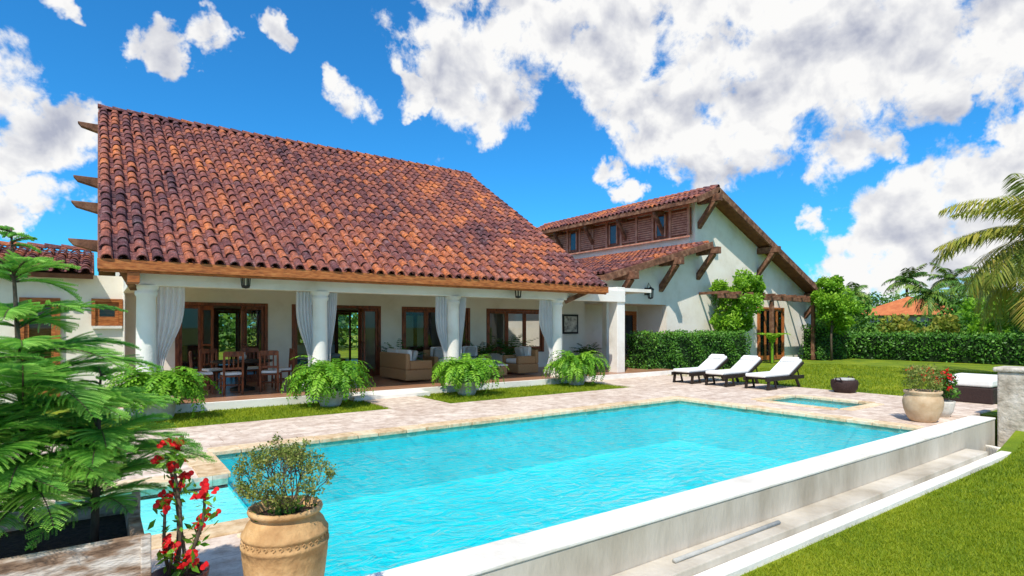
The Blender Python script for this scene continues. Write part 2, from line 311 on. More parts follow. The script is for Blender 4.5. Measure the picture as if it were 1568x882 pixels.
def ridge(m,p,q,rad=.12,step=.36):
    p=Vector(p);q=Vector(q);d=(q-p);n=int(d.length/step);d/=n;sd=d.normalized().cross(Vector((0,0,1)))
    for i in range(n):
        b=len(m.v);rr=random.random()
        for (t,r1,z) in((-.05,rad,.03),(1.05,rad*.85,0)):
            for k in range(8):
                th=pi*k/7; c=p+d*(i+t)+sd*math.cos(th)*r1+Vector((0,0,z+math.sin(th)*r1)); m.v.append(tuple(c)); m.r.append(rr)
        for k in range(7): m.f.append((b+k,b+k+1,b+9+k,b+8+k))
# ------------------------------------------------------------ main villa
villa=E('tiled_roof_villa',(6.6,17.5,0))
sl=.637; cs=1/math.hypot(1,sl); eY,eZ,rY,rZ=13.2,3.03,21.6,3.03+8.4*sl
m=M(); tile_roof(m,(0,eY,eZ),(1,0,0),(0,1,sl),13.3,8.4/cs); ridge(m,(0,rY,rZ+.03),(13.3,rY,rZ+.03)); 
tile_roof(m,(13.3,rY+8.4,eZ),(-1,0,0),(0,-1,sl),13.3,8.4/cs,.4,.6)
m.build('roof_tiles',tile,villa,smooth=False)
m=M(); # roof deck (thickness)
for sgn in(0,1):
    y0=eY if not sgn else rY; z0=eZ if not sgn else rZ; y1=rY if not sgn else rY+8.4; z1=rZ if not sgn else eZ
    n=len(m.v); m.v+=[(0,y0,z0-.14),(13.3,y0,z0-.14),(13.3,y1,z1-.14),(0,y1,z1-.14),(0,y0,z0-.02),(13.3,y0,z0-.02),(13.3,y1,z1-.02),(0,y1,z1-.02)]; m.r+=[.5]*8
    m.f+=[(n,n+3,n+2,n+1),(n+4,n+5,n+6,n+7),(n,n+1,n+5,n+4),(n+1,n+2,n+6,n+5),(n+2,n+3,n+7,n+6),(n+3,n,n+4,n+7)]
m.build('roof_deck',soffit,villa)
m=M(); m.box(-.02,13.32,eY-.05,eY+.02,eZ-.2,eZ+.0)
m.box(.02,13.28,eY+.021,eY+.16,eZ-.24,eZ-.13)
for X in np.arange(.4,13.2,.62): m.beam((X,eY+.16,eZ-.16),(X,14.3,eZ-.16+.95*sl-.1),.09,.12)
m.box(.45,.65,13.2,14.0,2.6,2.82); m.build('eave_fascia',wood,villa,bevel=.006)
m=M()
for (y) in (20.7,17.05,15.75,14.15):
    z=eZ+(y-eY)*sl-.27; m.prism([(-.48,z+.08),(-.40,z-.02),(-.02,z-.12),(.8,z-.12),(.8,z+.1),(-.48,z+.1)],y-.11,y+.11)
m.beam((.03,eY,eZ-.17),(.03,rY,rZ-.17),.09,.2); m.beam((13.27,eY,eZ-.17),(13.27,rY,rZ-.17),.09,.2)
m.beam((.6,14.0,2.55),(.35,13.35,2.95),.14,.16); m.beam((12.2,14.0,2.55),(12.7,13.35,2.9),.12,.14)
m.build('roof_timbers',beamw,villa,bevel=.01)
m=M()
colX=[.80,4.35,8.05,11.85]
for X in colX:
    m.lathe([(.24,.15),(.24,.27),(.20,.29),(.175,.35),(.185,1.2),(.172,2.36),(.20,2.40),(.205,2.46),(.178,2.49),(.23,2.54),(.23,2.595)],(X,14.0,0),32)
m.build('porch_columns',white,villa,smooth=True)
m=M(); m.box(.5,12.1,13.82,14.18,2.59,3.12); m.box(.5,.86,14.181,17.8,2.59,3.1)
m.box(12.101,14.9,13.9,14.2,2.60,3.0)
m.box(14.55,14.93,13.95,14.35,.15,3.12)
m.build('porch_beam',white,villa,bevel=.01)
# front wall with openings
m=M(); Yw0,Yw1=17.8,18.05
ops=[(1.67,4.02,2.42),(4.70,7.52,2.42),(8.27,10.95,2.42),(11.67,14.4,2.42)]
x=.8
for (a,b,h) in ops:
    m.box(x,a,Yw0,Yw1,.0,2.95); m.box(a,b,Yw0,Yw1,h,2.95); x=b
m.box(x,16.6,Yw0,Yw1,0,2.95)
m.box(11.67,14.4,Yw0,Yw1,0,.75)
m.box(.55,.8,17.8,29.6,0,3.4); m.box(12.6,12.85,18.06,29.6,0,3.4) 
for X in(.55,12.6):
    n=len(m.v); m.v+=[(X,14.2,3.12),(X,29,3.12),(X,rY,rZ-.2),(X+.25,14.2,3.12),(X+.25,29,3.12),(X+.25,rY,rZ-.2)]; m.r+=[.5]*6
    m.f+=[(n,n+1,n+2),(n+3,n+5,n+4)]
m.build('walls',stucco,villa)
m=M(); x=.8
BW=22.6
for (a,b,z) in [(1.3,2.3,.9),(3.3,4.9,.15),(5.6,6.8,.9),(7.6,9.6,.15),(10.4,11.9,.15)]:
    m.box(x,a,BW,BW+.2,0,2.95); m.box(a,b,BW,BW+.2,2.4,2.95); x=b
    if z>.2: m.box(a,b,BW,BW+.2,0,z)
m.box(x,12.6,BW,BW+.2,0,2.95)
m.box(7.6,7.75,18.06,20.0,.15,2.95); m.box(.81,.84,18.06,BW,.15,2.95)
m.build('interior_walls',inwall,villa)
m=M(); m.box(.87,12.59,14.19,BW+.2,2.955,3.05); m.box(12.1,16.6,14.2,17.8,3.0,3.12); m.build('ceiling',white,villa)
m=M(); m.box(.2,17.4,13.6,27,-.1,.15); m.box(17.4,21.5,14.6,18.2,-.1,.15); m.build('porch_floor',floorm,villa)
m=M(); m.box(.2,17.4,13.55,13.597,-.1,.148); m.box(4.9,6.9,13.15,13.549,-.05,.075); m.build('porch_step',white,villa,bevel=.01)
# doors/windows
fr=M(); gl=M()
def framed(x0,x1,z0,z1,n,Y=17.82,w=.09,dep=.14,openm=(),rail=None,f=fr,g=gl):
    f.box(x0,x0+w,Y-.05,Y+dep,z0,z1); f.box(x1-w,x1,Y-.05,Y+dep,z0,z1); f.box(x0+w,x1-w,Y-.05,Y+dep,z1-w,z1)
    L=(x1-x0-2*w)/n
    for i in range(n):
        a=x0+w+i*L;b=a+L
        if i in openm: continue
        f.box(a+.004,a+.08,Y,Y+.05,z0,z1-w-.004); f.box(b-.08,b-.004,Y,Y+.05,z0,z1-w-.004)
        f.box(a+.08,b-.08,Y,Y+.05,z1-w-.09,z1-w-.004); f.box(a+.08,b-.08,Y,Y+.05,z0,z0+.22)
        if rail: f.box(a+.08,b-.08,Y+.005,Y+.045,z0+rail-.03,z0+rail+.03)
        g.quad((a+.08,Y+.025,z0+.2),(b-.08,Y+.025,z0+.2),(b-.08,Y+.025,z1-w-.08),(a+.08,Y+.025,z1-w-.08))
framed(1.67,4.02,.15,2.42,4,openm=(1,2)); framed(4.70,7.52,.15,2.42,4,openm=(1,2)); framed(8.27,10.95,.15,2.42,3,rail=None); framed(11.67,14.4,.75,2.42,3)
for (hx,ang) in((2.3,1.2),(3.4,1.9),(5.35,1.15),(6.85,1.75)):
    d=Vector((math.cos(-ang),math.sin(-ang),0))*.58
    for (a,b) in((0,.14),(.86,1)):
        p=Vector((hx,17.8,0))+d*a;q=Vector((hx,17.8,0))+d*b
        fr.beam((p.x,p.y,1.24),(q.x,q.y,1.24),.045,2.15)
    p=Vector((hx,17.8,0));q=p+d
    for z,h in((.28,.22),(2.26,.12),(1.25,.05)): fr.beam((p.x,p.y,z),(q.x,q.y,z),.04,h)
    gl.quad((p.x,p.y,.2),(q.x,q.y,.2),(q.x,q.y,2.3),(p.x,p.y,2.3))
framed(1.3,2.3,.9,2.4,2,Y=BW+.02); framed(3.3,4.9,.15,2.4,2,Y=BW+.02); framed(5.6,6.8,.9,2.4,2,Y=BW+.02); framed(7.6,9.6,.15,2.4,3,Y=BW+.02,openm=(1,)); framed(10.4,11.9,.15,2.4,2,Y=BW+.02)
fr.build('door_and_window_frames',dwood,villa,bevel=.004); gl.build('door_and_window_glass',glass,villa)
m=M(); m.box(1.9,3.1,21.9,22.4,.15,1.1); m.box(5.6,7.2,20.2,20.9,.15,.6); m.box(8.6,10.6,20.2,21.1,.15,.95); m.box(11.0,12.4,19.3,19.9,.15,2.0)
m.box(3.4,5.2,19.6,20.5,.84,.9)
for a in(3.5,5.1):
    for b in(19.7,20.4): m.box(a-.03,a+.03,b-.03,b+.03,.15,.839)
for a in(3.8,4.6):
    m.box(a-.2,a+.2,19.0,19.04,.6,1.15); m.box(a-.2,a+.2,19.04,19.4,.56,.6)
    for c in(-.18,.18):
        for b in(19.02,19.38): m.box(a+c-.02,a+c+.02,b-.02,b+.02,.15,.559)
m.build('interior_furniture',dwood,villa,bevel=.015)
m=M(); m.box(5.5,7.3,20.95,21.6,.3,.75); m.box(5.5,7.3,21.61,21.8,.3,1.1); m.box(8.6,10.8,19.2,20.0,.3,.8); m.build('interior_sofas',cushion,villa,bevel=.06)
m=M()
for X,Y in((4.3,20.0),(6.2,20.4)):
    m.tube([(X,Y,2.95),(X,Y,2.3)],.012,6); m.lathe([(.001,2.3),(.26,2.26),(.28,2.22),(.26,2.22)],(X,Y,0),16)
    for k in range(6):
        a=k*pi/3; m.tube([(X+.26*math.cos(a),Y+.26*math.sin(a),2.24),(X+.26*math.cos(a),Y+.26*math.sin(a),2.08)],.02,6)
m.build('chandeliers',darkm,villa)
m=M(); m.box(15.35,16.2,17.74,17.797,1.45,2.25); m.build('picture_frame',darkm,villa); m=M(); m.box(15.43,16.12,17.73,17.739,1.53,2.17); m.build('picture_print',artm,villa)
m=M()
for X in(2.62,10.05):
    m.beam((X,13.81,3.0),(X,13.62,3.0),.03,.03); m.tube([(X,13.62,3.0),(X,13.62,2.95)],.012)
    m.lathe([(.001,2.98),(.11,2.88),(.12,2.85),(.10,2.85)],(X,13.62,0),8); m.lathe([(.001,2.58),(.08,2.60),(.09,2.64),(.09,2.65)],(X,13.62,0),8)
    for k in range(6): a=k*pi/3; m.beam((X+.08*math.cos(a),13.62+.08*math.sin(a),2.64),(X+.10*math.cos(a),13.62+.10*math.sin(a),2.87),.018,.018)
m.build('eave_lanterns',darkm,villa)
def curtain(xc,side,w=.62):
    m=M(); nz=22; nx=36; ph=random.uniform(0,6)
    for j in range(nz+1):
        t=j/nz; z=2.58-t*2.3
        g=1-.70*math.exp(-((t-.72)/.28)**2); g=g*(1 if t<.72 else .85)
        for i in range(nx+1):
            s=i/nx; xx=xc+side*(.18+s*w*g)+.015*math.sin(t*7+ph); y=14.0+.04*math.sin(s*pi*9+ph+.6*math.sin(t*3))+.012*math.sin(t*9+s*5)
            m.v.append((xx,y,z)); m.r.append(.5)
    for j in range(nz):
        for i in range(nx):
            a=j*(nx+1)+i; m.f.append((a,a+1,a+nx+2,a+nx+1))
    m.build('curtain',curtm,villa,smooth=True)
curtain(.80,1,.5); curtain(4.35,-1,.36); curtain(4.35,1,.22); curtain(8.05,-1,.4); curtain(8.05,1,.22); curtain(11.85,-1,.55)
# ------------------------------------------------------------ left wing
lw=E('low_left_wing_house',(-6,19,0))
m=M(); m.box(-14,-1.45,17.3,17.55,0,3.0); m.box(-1.45,-.75,17.3,17.55,2.4,3.0); m.box(-.75,-.1,17.3,17.55,0,3.0)
m.box(-.1,.45,17.3,17.55,0,1.8); m.box(-.1,.45,17.3,17.55,2.4,3.0); m.box(.45,.54,17.3,17.55,0,3.0); m.box(-14,-13.8,17.56,23,0,3)
m.build('walls',stucco,lw)
m=M(); tile_roof(m,(-14.3,16.9,3.02),(1,0,0),(0,1,.24),14.2,3.7); ridge(m,(-14.3,20.5,3.92),(-.1,20.5,3.92)); m.build('roof_tiles',tile,lw)
m=M(); m.prism([(16.95,2.88),(16.95,2.99),(20.5,3.83),(24.2,2.99),(24.2,2.88),(20.5,3.7)],0,14.2); m.xf(Matrix(((0,1,0,-14.3),(1,0,0,0),(0,0,1,0),(0,0,0,1)))); m.build('roof_deck',soffit,lw)
fr2=M();gl2=M(); framed(-.14,.49,1.77,2.43,1,Y=17.26,w=.08,f=fr2,g=gl2,dep=.03); framed(-1.47,-.73,.02,2.42,1,Y=17.26,f=fr2,g=gl2,dep=.03)
fr2.build('window_frames',wood,lw); gl2.build('window_glass',glass,lw)
m=M(); m.box(-.09,.44,17.5,17.52,1.81,2.39); m.box(-1.44,-.76,17.5,17.52,.02,2.39); m.build('window_shade',wood,lw)
m=M(); m.box(-.12,.48,17.2,17.29,1.70,1.765); m.tube([(.52,17.25,0),(.52,17.25,2.9)],.03); m.build('window_sill',white,lw)
# ------------------------------------------------------------ right wing
rw=E('gabled_right_wing_house',(25,21,0))
def zL(x): return 3.72+.27*(x-15.8)
def zR(x): return 8.0-.458*(x-22.93)
m=M(); Y0,Y1=16.5,16.75
m.prism([(16.6,0),(17.3,0),(17.3,zL(17.3)-.1),(16.6,zL(16.6)-.1)],Y0,Y1)
m.prism([(17.3,2.7),(20.3,2.7),(20.3,zL(20.3)-.1),(17.3,zL(17.3)-.1)],Y0,Y1)
m.prism([(20.3,0),(33.2,0),(33.2,zR(33.2)-.1),(22.93,7.9),(22.3,7.6),(22.3,zL(22.3)-.1),(20.3,zL(20.3)-.1)],Y0,Y1)
m.box(16.6,16.85,18.06,28,0,zL(16.6)-.1); m.box(32.95,33.2,16.76,28,0,zR(33.2)-.1); m.box(20.3,20.5,16.76,18.2,0,2.9); m.box(16.86,21,18.2,18.4,0,3.0)
m.box(22.2,22.4,16.76,28,5.4,7.6)
m.build('walls',stucco,rw)
m=M(); m.box(16.86,20.3,16.76,18.2,2.71,2.8); m.build('recess_ceiling',white,rw)
m=M()
tile_roof(m,(15.8,28.2,3.78),(0,-1,0),(1,0,.27),12.5,6.5*math.hypot(1,.27))
ux=1.55; tile_roof(m,(22.93-ux,28.2,8.12-ux*.46),(0,-1,0),(1,0,.46),12.5,ux*math.hypot(1,.46)); ridge(m,(22.93,28.2,8.13),(22.93,15.7,8.13))
tile_roof(m,(33.9,15.7,zR(33.9)+.1),(0,1,0),(-1,0,.458),12.5,10.97*math.hypot(1,.458),.4,.6)
m.build('roof_tiles',tile,rw)
m=M(); th=.13
m.prism([(15.85,zL(15.85)-.1),(22.3,zL(22.3)-.1),(22.3,zL(22.3)+.02),(15.85,zL(15.85)+.02)],15.75,28.1)
m.prism([(22.93-ux+.05,7.36-.06),(22.93,7.93),(22.93,8.06),(22.93-ux+.05,7.36+.06)],15.75,28.1)
m.prism([(22.93,7.93),(33.85,zR(33.85)-.1),(33.85,zR(33.85)+.05),(22.93,8.06)],15.75,28.1)
m.build('roof_deck',soffit,rw)
m=M() # barge boards & brackets
m.beam((15.75,15.7,zL(15.75)-.08),(22.5,15.7,zL(22.5)-.08),.09,.27); m.beam((22.93-ux,15.7,7.33),(22.97,15.7,7.99),.09,.26); m.beam((22.89,15.7,7.97),(33.95,15.7,zR(33.95)-.07),.09,.32)
m.beam((22.93-ux,15.7,7.33),(22.93-ux,28.2,7.33),.08,.2); m.beam((15.8,15.74,zL(15.8)-.08),(15.8,28.1,zL(15.8)-.08),.08,.2)
for (X,zz) in((17.1,zL(17.1)),(19.9,zL(19.9)),(22.5,zL(22.3)),(22.6,7.85),(27.5,zR(27.5)),(32.2,zR(32.2))):
    z=zz-.3; m.beam((X,16.5,z),(X,15.35,z),.27,.3); m.beam((X,16.55,z-1.2),(X,15.65,z-.12),.22,.24,up=(1,0,0))
for Y in(18.2,20.6,23,25.6):
    m.beam((22.25,Y,7.2),(21.45,Y,7.2),.16,.16); m.beam((22.2,Y,6.15),(21.5,Y,7.15),.15,.15,up=(0,1,0))
m.build('roof_timbers',beamw,rw,bevel=.01)
m=M(); m.box(22.12,22.198,16.6,27.8,6.0,7.25); m.build('clerestory_panels',dwood,rw)
m=M(); g=M()
for i,Y in enumerate(np.arange(16.7,27.6,1.05)):
    m.box(22.05,22.118,Y-.06,Y+.06,5.95,7.3)
    if i%3==1: g.quad((22.1,Y+.35,6.15),(22.1,Y+.8,6.15),(22.1,Y+.8,7.1),(22.1,Y+.35,7.1)); m.box(22.07,22.117,Y+.27,Y+.349,6.08,7.15); m.box(22.07,22.117,Y+.801,Y+.88,6.08,7.15)
    else:
        for z in np.arange(6.1,7.15,.11): m.beam((22.10,Y+.10,z),(22.10,Y+.97,z),.03,.075)
m.box(22.03,22.117,16.6,27.8,5.88,5.95); m.box(22.03,22.117,16.6,27.8,7.3,7.38)
m.build('clerestory_frames',mk('clerestory_wood',[(.32,.13,.09),(.52,.24,.16),(.62,.33,.22)],4,.6,.2,20),rw); 
blk=mk('dark_pane',[(.02,.03,.04),(.05,.06,.07)],3,.08,0,spec=.8); g.build('clerestory_glass',blk,rw)
f3=M();g3=M(); framed(27.4,29.8,.02,2.75,4,Y=16.42,f=f3,g=g3,dep=.075); framed(18.9,20.1,.15,2.45,1,Y=18.1,f=f3,g=g3,dep=.09)
f3.build('door_frames',wood,rw); g3.build('door_glass',glass,rw)
m=M(); m.box(27.5,29.7,16.488,16.497,.02,2.7); m.box(18.95,20.05,18.19,18.197,.15,2.4); m.build('door_backing',blk,rw)
m=M(); X=18.9
m.box(18.85,19.05,16.44,16.497,3.1,3.4); m.lathe([(.001,3.44),(.15,3.34),(.15,3.3)],(18.95,16.25,0),8); m.lathe([(.001,2.9),(.10,2.94),(.11,2.98)],(18.95,16.25,0),8)
for k in range(6): a=k*pi/3; m.beam((18.95+.10*math.cos(a),16.25+.10*math.sin(a),2.97),(18.95+.13*math.cos(a),16.25+.13*math.sin(a),3.31),.022,.022)
m.tube([(18.95,16.44,3.3),(18.95,16.36,3.6),(18.95,16.25,3.44)],.016,6)
m.build('wall_lantern',darkm,rw)
pg=E('timber_pergola',(26.5,15.6,0)); m=M()
m.beam((22.3,15.25,3.12),(31.2,15.25,3.12),.14,.2)
for X in np.arange(22.6,31.2,.95): m.beam((X,16.48,3.28),(X,14.95,3.28),.09,.12)
for X in(26.6,30.6): m.box(X-.09,X+.09,15.17,15.33,0,3.01)
m.build('pergola_beams',beamw,pg,bevel=.01)
# ------------------------------------------------------------ hedges & plants
def hedge(name,x0,x1,y0,y1,h,dens=420,size=.09):
    e=E(name,((x0+x1)/2,(y0+y1)/2,0)); m=M(); m.box(x0+.1,x1-.1,y0+.1,y1-.1,-.05,h-.1,.0); m.build('hedge_core',mk('hedge_core',[(.006,.02,.004),(.015,.04,.006)],3,.9,0),e)
    m=M()
    def face(n,fx):
        u=R.uniform(0,1,n);v=R.uniform(0,1,n);P=fx(u,v)
        off=.07*np.sin(P[:,0]*3.1+P[:,2]*4)+.06*np.sin(P[:,1]*4.3+P[:,0]*5.2+P[:,2]*2)
        return P,off
    specs=[((x1-x0)*h,lambda u,v:np.c_[x0+u*(x1-x0),np.full_like(u,y0),v*h],(0,-1,0)),((x1-x0)*h*.3,lambda u,v:np.c_[x0+u*(x1-x0),np.full_like(u,y1),v*h],(0,1,0)),
       ((y1-y0)*h,lambda u,v:np.c_[np.full_like(u,x0),y0+u*(y1-y0),v*h],(-1,0,0)),((y1-y0)*h*.5,lambda u,v:np.c_[np.full_like(u,x1),y0+u*(y1-y0),v*h],(1,0,0)),
       ((x1-x0)*(y1-y0),lambda u,v:np.c_[x0+u*(x1-x0),y0+v*(y1-y0),np.full_like(u,h)],(0,0,1))]
    for A,fx,nn in specs:
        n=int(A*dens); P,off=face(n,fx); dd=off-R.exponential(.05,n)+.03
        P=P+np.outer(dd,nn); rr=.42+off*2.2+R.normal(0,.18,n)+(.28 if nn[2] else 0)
        leaves(m,P,size,rr,.6,.4)
    m.build('hedge_foliage',hedgeg,e)
hedge('clipped_hedge',16.6,23.3,14.4,15.5,1.42,520,.09)
hedge('clipped_hedge',34,35.3,3,16.5,1.3,220,.14)
hedge('clipped_hedge',30.6,33.9,14.8,15.9,1.75,260,.12)
def shrub(name,blobs,mat,size,n,trunks=(),bm=bark,loc=None):
    e=E(name,loc or (blobs[0][0],blobs[0][1],0)); m=M()
    for (x,y,z,r) in blobs:
        k=max(4,int(r*9))
        for i in range(k):
            d=R.normal(size=3); d/=np.linalg.norm(d); c=np.array([x,y,z])+d*r*R.uniform(.3,.85)
            clump(m,c,r*R.uniform(.28,.5),n//k,size,R.uniform(.3,.65))
    m.build('foliage',mat,e)
    if trunks:
        m=M()
        for pts,rad in trunks: m.tube(pts,rad,7)
        m.build('trunk',bm,e,smooth=True)
    return e
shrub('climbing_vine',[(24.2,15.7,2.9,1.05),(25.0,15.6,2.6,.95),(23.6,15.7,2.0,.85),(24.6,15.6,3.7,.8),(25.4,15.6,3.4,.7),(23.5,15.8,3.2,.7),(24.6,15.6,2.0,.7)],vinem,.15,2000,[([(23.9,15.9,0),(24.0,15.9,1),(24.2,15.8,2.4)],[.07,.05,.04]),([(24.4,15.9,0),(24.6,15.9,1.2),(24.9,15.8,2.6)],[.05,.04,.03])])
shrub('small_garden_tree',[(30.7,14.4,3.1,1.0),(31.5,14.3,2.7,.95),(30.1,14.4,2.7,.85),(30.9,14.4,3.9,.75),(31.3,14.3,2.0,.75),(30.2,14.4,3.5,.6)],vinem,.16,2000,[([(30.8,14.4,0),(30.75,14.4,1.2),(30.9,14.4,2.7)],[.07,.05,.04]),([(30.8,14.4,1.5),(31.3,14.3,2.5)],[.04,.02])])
m=M(); e=E('banana_plant',(26.2,15,0))
for k in range(9): frond(m,(26.2,15.0,1.0),k*.7,1.1,1.2,1.8,10,.28,.10,.15,.6,rw=.03)
m.tube([(26.2,15,0),(26.2,15,1.1)],.06,8,.5); m.build('banana_leaves',vinem,e)
def fern(x,y,rad=.8,dens=170):
    e=E('potted_fern',(x,y,0)); m=M(); m.lathe([(.001,-.03),(.2,-.03),(.24,.05),(.27,.25),(.3,.28),(.3,.33),(.27,.33),(.24,.28),(.001,.28)],(x,y,0),28); m.build('pot',greypot,e,smooth=True)
    m=M()
    for k in range(dens):
        L=rad*R.uniform(.7,1.3); frond(m,(x+R.normal(0,.10),y+R.normal(0,.10),.44),R.uniform(0,2*pi),L,R.uniform(.8,1.6),R.uniform(2.3,3.3),20,.14,.055,.14,R.uniform(.2,.9),fa=.4,rw=.005,jit=.18,azc=R.normal(0,.7))
    m.build('fern_fronds',fernm,e)
fern(.95,12.8,1.05); fern(4.2,12.75,1.08); fern(7.75,12.75,1.08); fern(11.75,12.95,1.05)
# palms
def palm(name,cx,cy,cz,L,nf,mat,tr=.12,n=34,ll=.55,lw=.05,base=None):
    e=E(name,(cx,cy,0)); m=M()
    for k in range(nf):
        el=R.uniform(-.5,1.25); frond(m,(cx,cy,cz),k*2.399+R.normal(0,.1),L*R.uniform(.8,1.1),el,R.uniform(1.0,1.7),n,ll,lw,R.uniform(.25,.6),R.uniform(.2,.8),fa=.55,rw=.03)
    m.build('palm_fronds',mat,e)
    b=base or (cx+.3,cy,0); m=M(); m.tube([(b[0],b[1],-.1),((b[0]*.6+cx*.4),(b[1]*.6+cy*.4),cz*.4),(cx,cy,cz)],[tr*1.3,tr,tr*.85],10); m.build('palm_trunk',bark,e,smooth=True)
palm('coconut_palm',24.2,4.35,4.6,3.9,54,palmy,.14,60,.8,.06,base=(25.4,4.0,0))
for (x,y,z,L) in((70,25,6.6,2.6),(73,22,6.8,2.8),(76,19.5,6.4,2.6),(62,27,5.0,2.2),(58,19,4.6,2.4),(64,33,5.6,2.2),(50,26,5.0,2.0),(46,22.5,4.0,1.8),(56,15,4.8,2.2)):
    palm('distant_palm',x,y,z,L,20,palmm,.15,22,.7,.12)
palm('distant_palm',-9,42,9.0,2.0,16,palmm,.15,18,.6,.1)
# distant trees
e=E('distant_trees',(70,25,0)); m=M()
for i in range(260):
    tx=R.uniform(.50,1.25); d=R.uniform(42,82); x=.585*d+.811*tx*d; y=.811*d-.585*tx*d
    top=d*(.038+.032*R.rand()); r=R.uniform(1.2,2.4)
    if .60<tx<.78: 
        if d<72: top=d*R.uniform(.004,.016)
    zc=1.75+top-r*.7
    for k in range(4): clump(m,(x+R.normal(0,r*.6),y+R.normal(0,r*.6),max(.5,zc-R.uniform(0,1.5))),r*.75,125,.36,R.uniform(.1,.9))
for i in range(110):
    a=R.uniform(0,1); x=-60+a*110; y=58-16*a+R.uniform(-6,10); r=R.uniform(1.5,3)
    for k in range(2): clump(m,(x,y,R.uniform(.8,3)),r,120,.5,R.uniform(.2,.7))
m.build('tree_foliage',treem,e)
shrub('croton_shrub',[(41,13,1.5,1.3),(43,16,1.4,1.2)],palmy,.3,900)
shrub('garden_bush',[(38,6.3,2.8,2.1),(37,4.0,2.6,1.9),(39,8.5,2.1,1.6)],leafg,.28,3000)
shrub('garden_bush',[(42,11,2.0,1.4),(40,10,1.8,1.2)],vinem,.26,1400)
shrub('garden_bush',[(40,19.5,2.2,1.6),(37.5,19.0,2.2,1.6)],leafg,.26,1900)
fh=E('far_orange_roof_house',(69,25,0)); m=M(); m.box(66,74,21,28,0,3.0); m.build('walls',stucco,fh)
m=M(); n=0; m.v=[(65.2,20.2,2.9),(74.8,20.2,2.9),(74.8,28.8,2.9),(65.2,28.8,2.9),(69,24.5,4.9),(71,24.5,4.9)]; m.r=[.5]*6; m.f=[(0,1,5,4),(1,2,5),(2,3,4,5),(3,0,4),(0,3,2,1)]; m.build('hip_roof',farroof,fh)
m=M(); m.box(65.95,65.99,22,23,1,2.2); m.box(65.95,65.99,25,26.4,1,2.2); m.box(68,69.5,20.95,20.99,.2,2.3); m.build('windows',blk,fh)
# ------------------------------------------------------------ loungers
def lounger(x,y):
    e=E('sun_lounger',(x+1,y,0)); m=M(); w=.33
    for s in(-1,1):
        m.beam((0,s*w,.29),(1.98,s*w,.29),.055,.10); m.beam((.15,s*w,.30),(.10,s*w,0),.06,.07); m.beam((1.55,s*w,.3),(1.75,s*w,0),.06,.07); m.beam((.1,s*w,.03),(.5,s*w,.03),.04,.04); m.beam((.42,s*w,.28),(.52,s*w,0),.045,.05)
        m.beam((1.28,s*(w-.0),.34),(1.97,s*(w-.0),.70),.05,.07); m.beam((1.75,s*(w-.07),.56),(1.86,s*(w-.07),.3),.03,.03)
    for X in np.arange(.1,1.95,.17): m.box(X,X+.09,-w+.029,w-.029,.285,.325)
    m.xf(T(x,y)); m.build('lounger_frame',dkwood,e,bevel=.006)
    m=M(); m.box(.0,1.26,-.30,.30,.345,.44); m.beam((1.24,0,.385),(1.98,0,.77),.60,.10); m.beam((1.72,0,.72),(1.93,0,.83),.5,.07)
    m.xf(T(x,y)); m.build('lounger_cushion',cushion,e,bevel=.035,seg=3)
lounger(14.75,8.95); lounger(14.6,10.15); lounger(14.5,11.25)
e=E('woven_basket',(16.1,7.2,0)); m=M(); m.lathe([(.001,0),(.24,0),(.31,.12),(.33,.25),(.31,.33),(.28,.34),(.27,.30),(.28,.12),(.001,.06)],(16.1,7.2,0),32)
for s in(-1,1): m.tube([(16.1+s*.31,7.12,.3),(16.1+s*.36,7.15,.4),(16.1+s*.36,7.25,.4),(16.1+s*.31,7.28,.3)],.018,6)
m.build('basket_body',dwicker,e,smooth=True); m=M()
for a in range(5): m.tube([(16.1-.16+.08*a,7.03,.33),(16.1-.16+.08*a,7.37,.33)],.05,10)
m.build('rolled_towels',greyc,e,smooth=True)
e=E('outdoor_daybed',(16.9,4.7,0)); m=M(); m.box(16.2,18.2,4.1,5.3,.0,.36); m.build('daybed_base',dwicker,e,bevel=.03); m=M(); m.box(16.22,18.18,4.12,5.28,.37,.55); m.build('daybed_cushion',cushion,e,bevel=.05,seg=3)
e=E('stone_garden_wall',(14.4,2.5,0)); m=M(); m.box(14.02,14.6,1.2,3.49,-.6,.88); m.box(13.98,14.66,1.15,3.55,.881,.97); m.build('wall_block',stonew,e,bevel=.03)
e=E('flowering_pot',(12.35,4.15,0)); m=M(); m.lathe([(.001,0),(.19,0),(.24,.06),(.30,.22),(.32,.36),(.30,.46),(.27,.5),(.30,.53),(.30,.57),(.27,.57),(.24,.5),(.001,.48)],(12.35,4.15,0),36); m.build('pot',beigepot,e,smooth=True)
m=M(); 
for k in range(18): a=k*.9; clump(m,(12.35+.2*math.cos(a),4.15+.2*math.sin(a),.68+.13*(k%3)),.12,90,.045,R.uniform(.3,.7))
m.build('foliage',bonsm,e); m=M(); 
for k in range(16): clump(m,(12.35+R.normal(0,.18),4.15+R.normal(0,.18),.85+R.uniform(-.1,.15)),.03,8,.04)
m.build('flowers',redm,e)
e=E('flowering_pot',(13.3,4.15,0)); m=M(); m.lathe([(.001,0),(.12,0),(.18,.12),(.21,.27),(.21,.31),(.18,.31),(.17,.26),(.001,.25)],(13.3,4.15,0),28); m.build('pot',greypot,e,smooth=True)
m=M(); 
for k in range(16): a=k*.9; clump(m,(13.3+.15*math.cos(a),4.15+.15*math.sin(a),.45+.16*(k%3)),.12,70,.06,R.uniform(.3,.7))
m.build('foliage',leafg,e); m=M(); 
for k in range(26): clump(m,(13.3+R.normal(0,.15),4.15+R.normal(0,.15),.68+R.uniform(-.25,.22)),.04,10,.055)
m.build('flowers',redm,e)
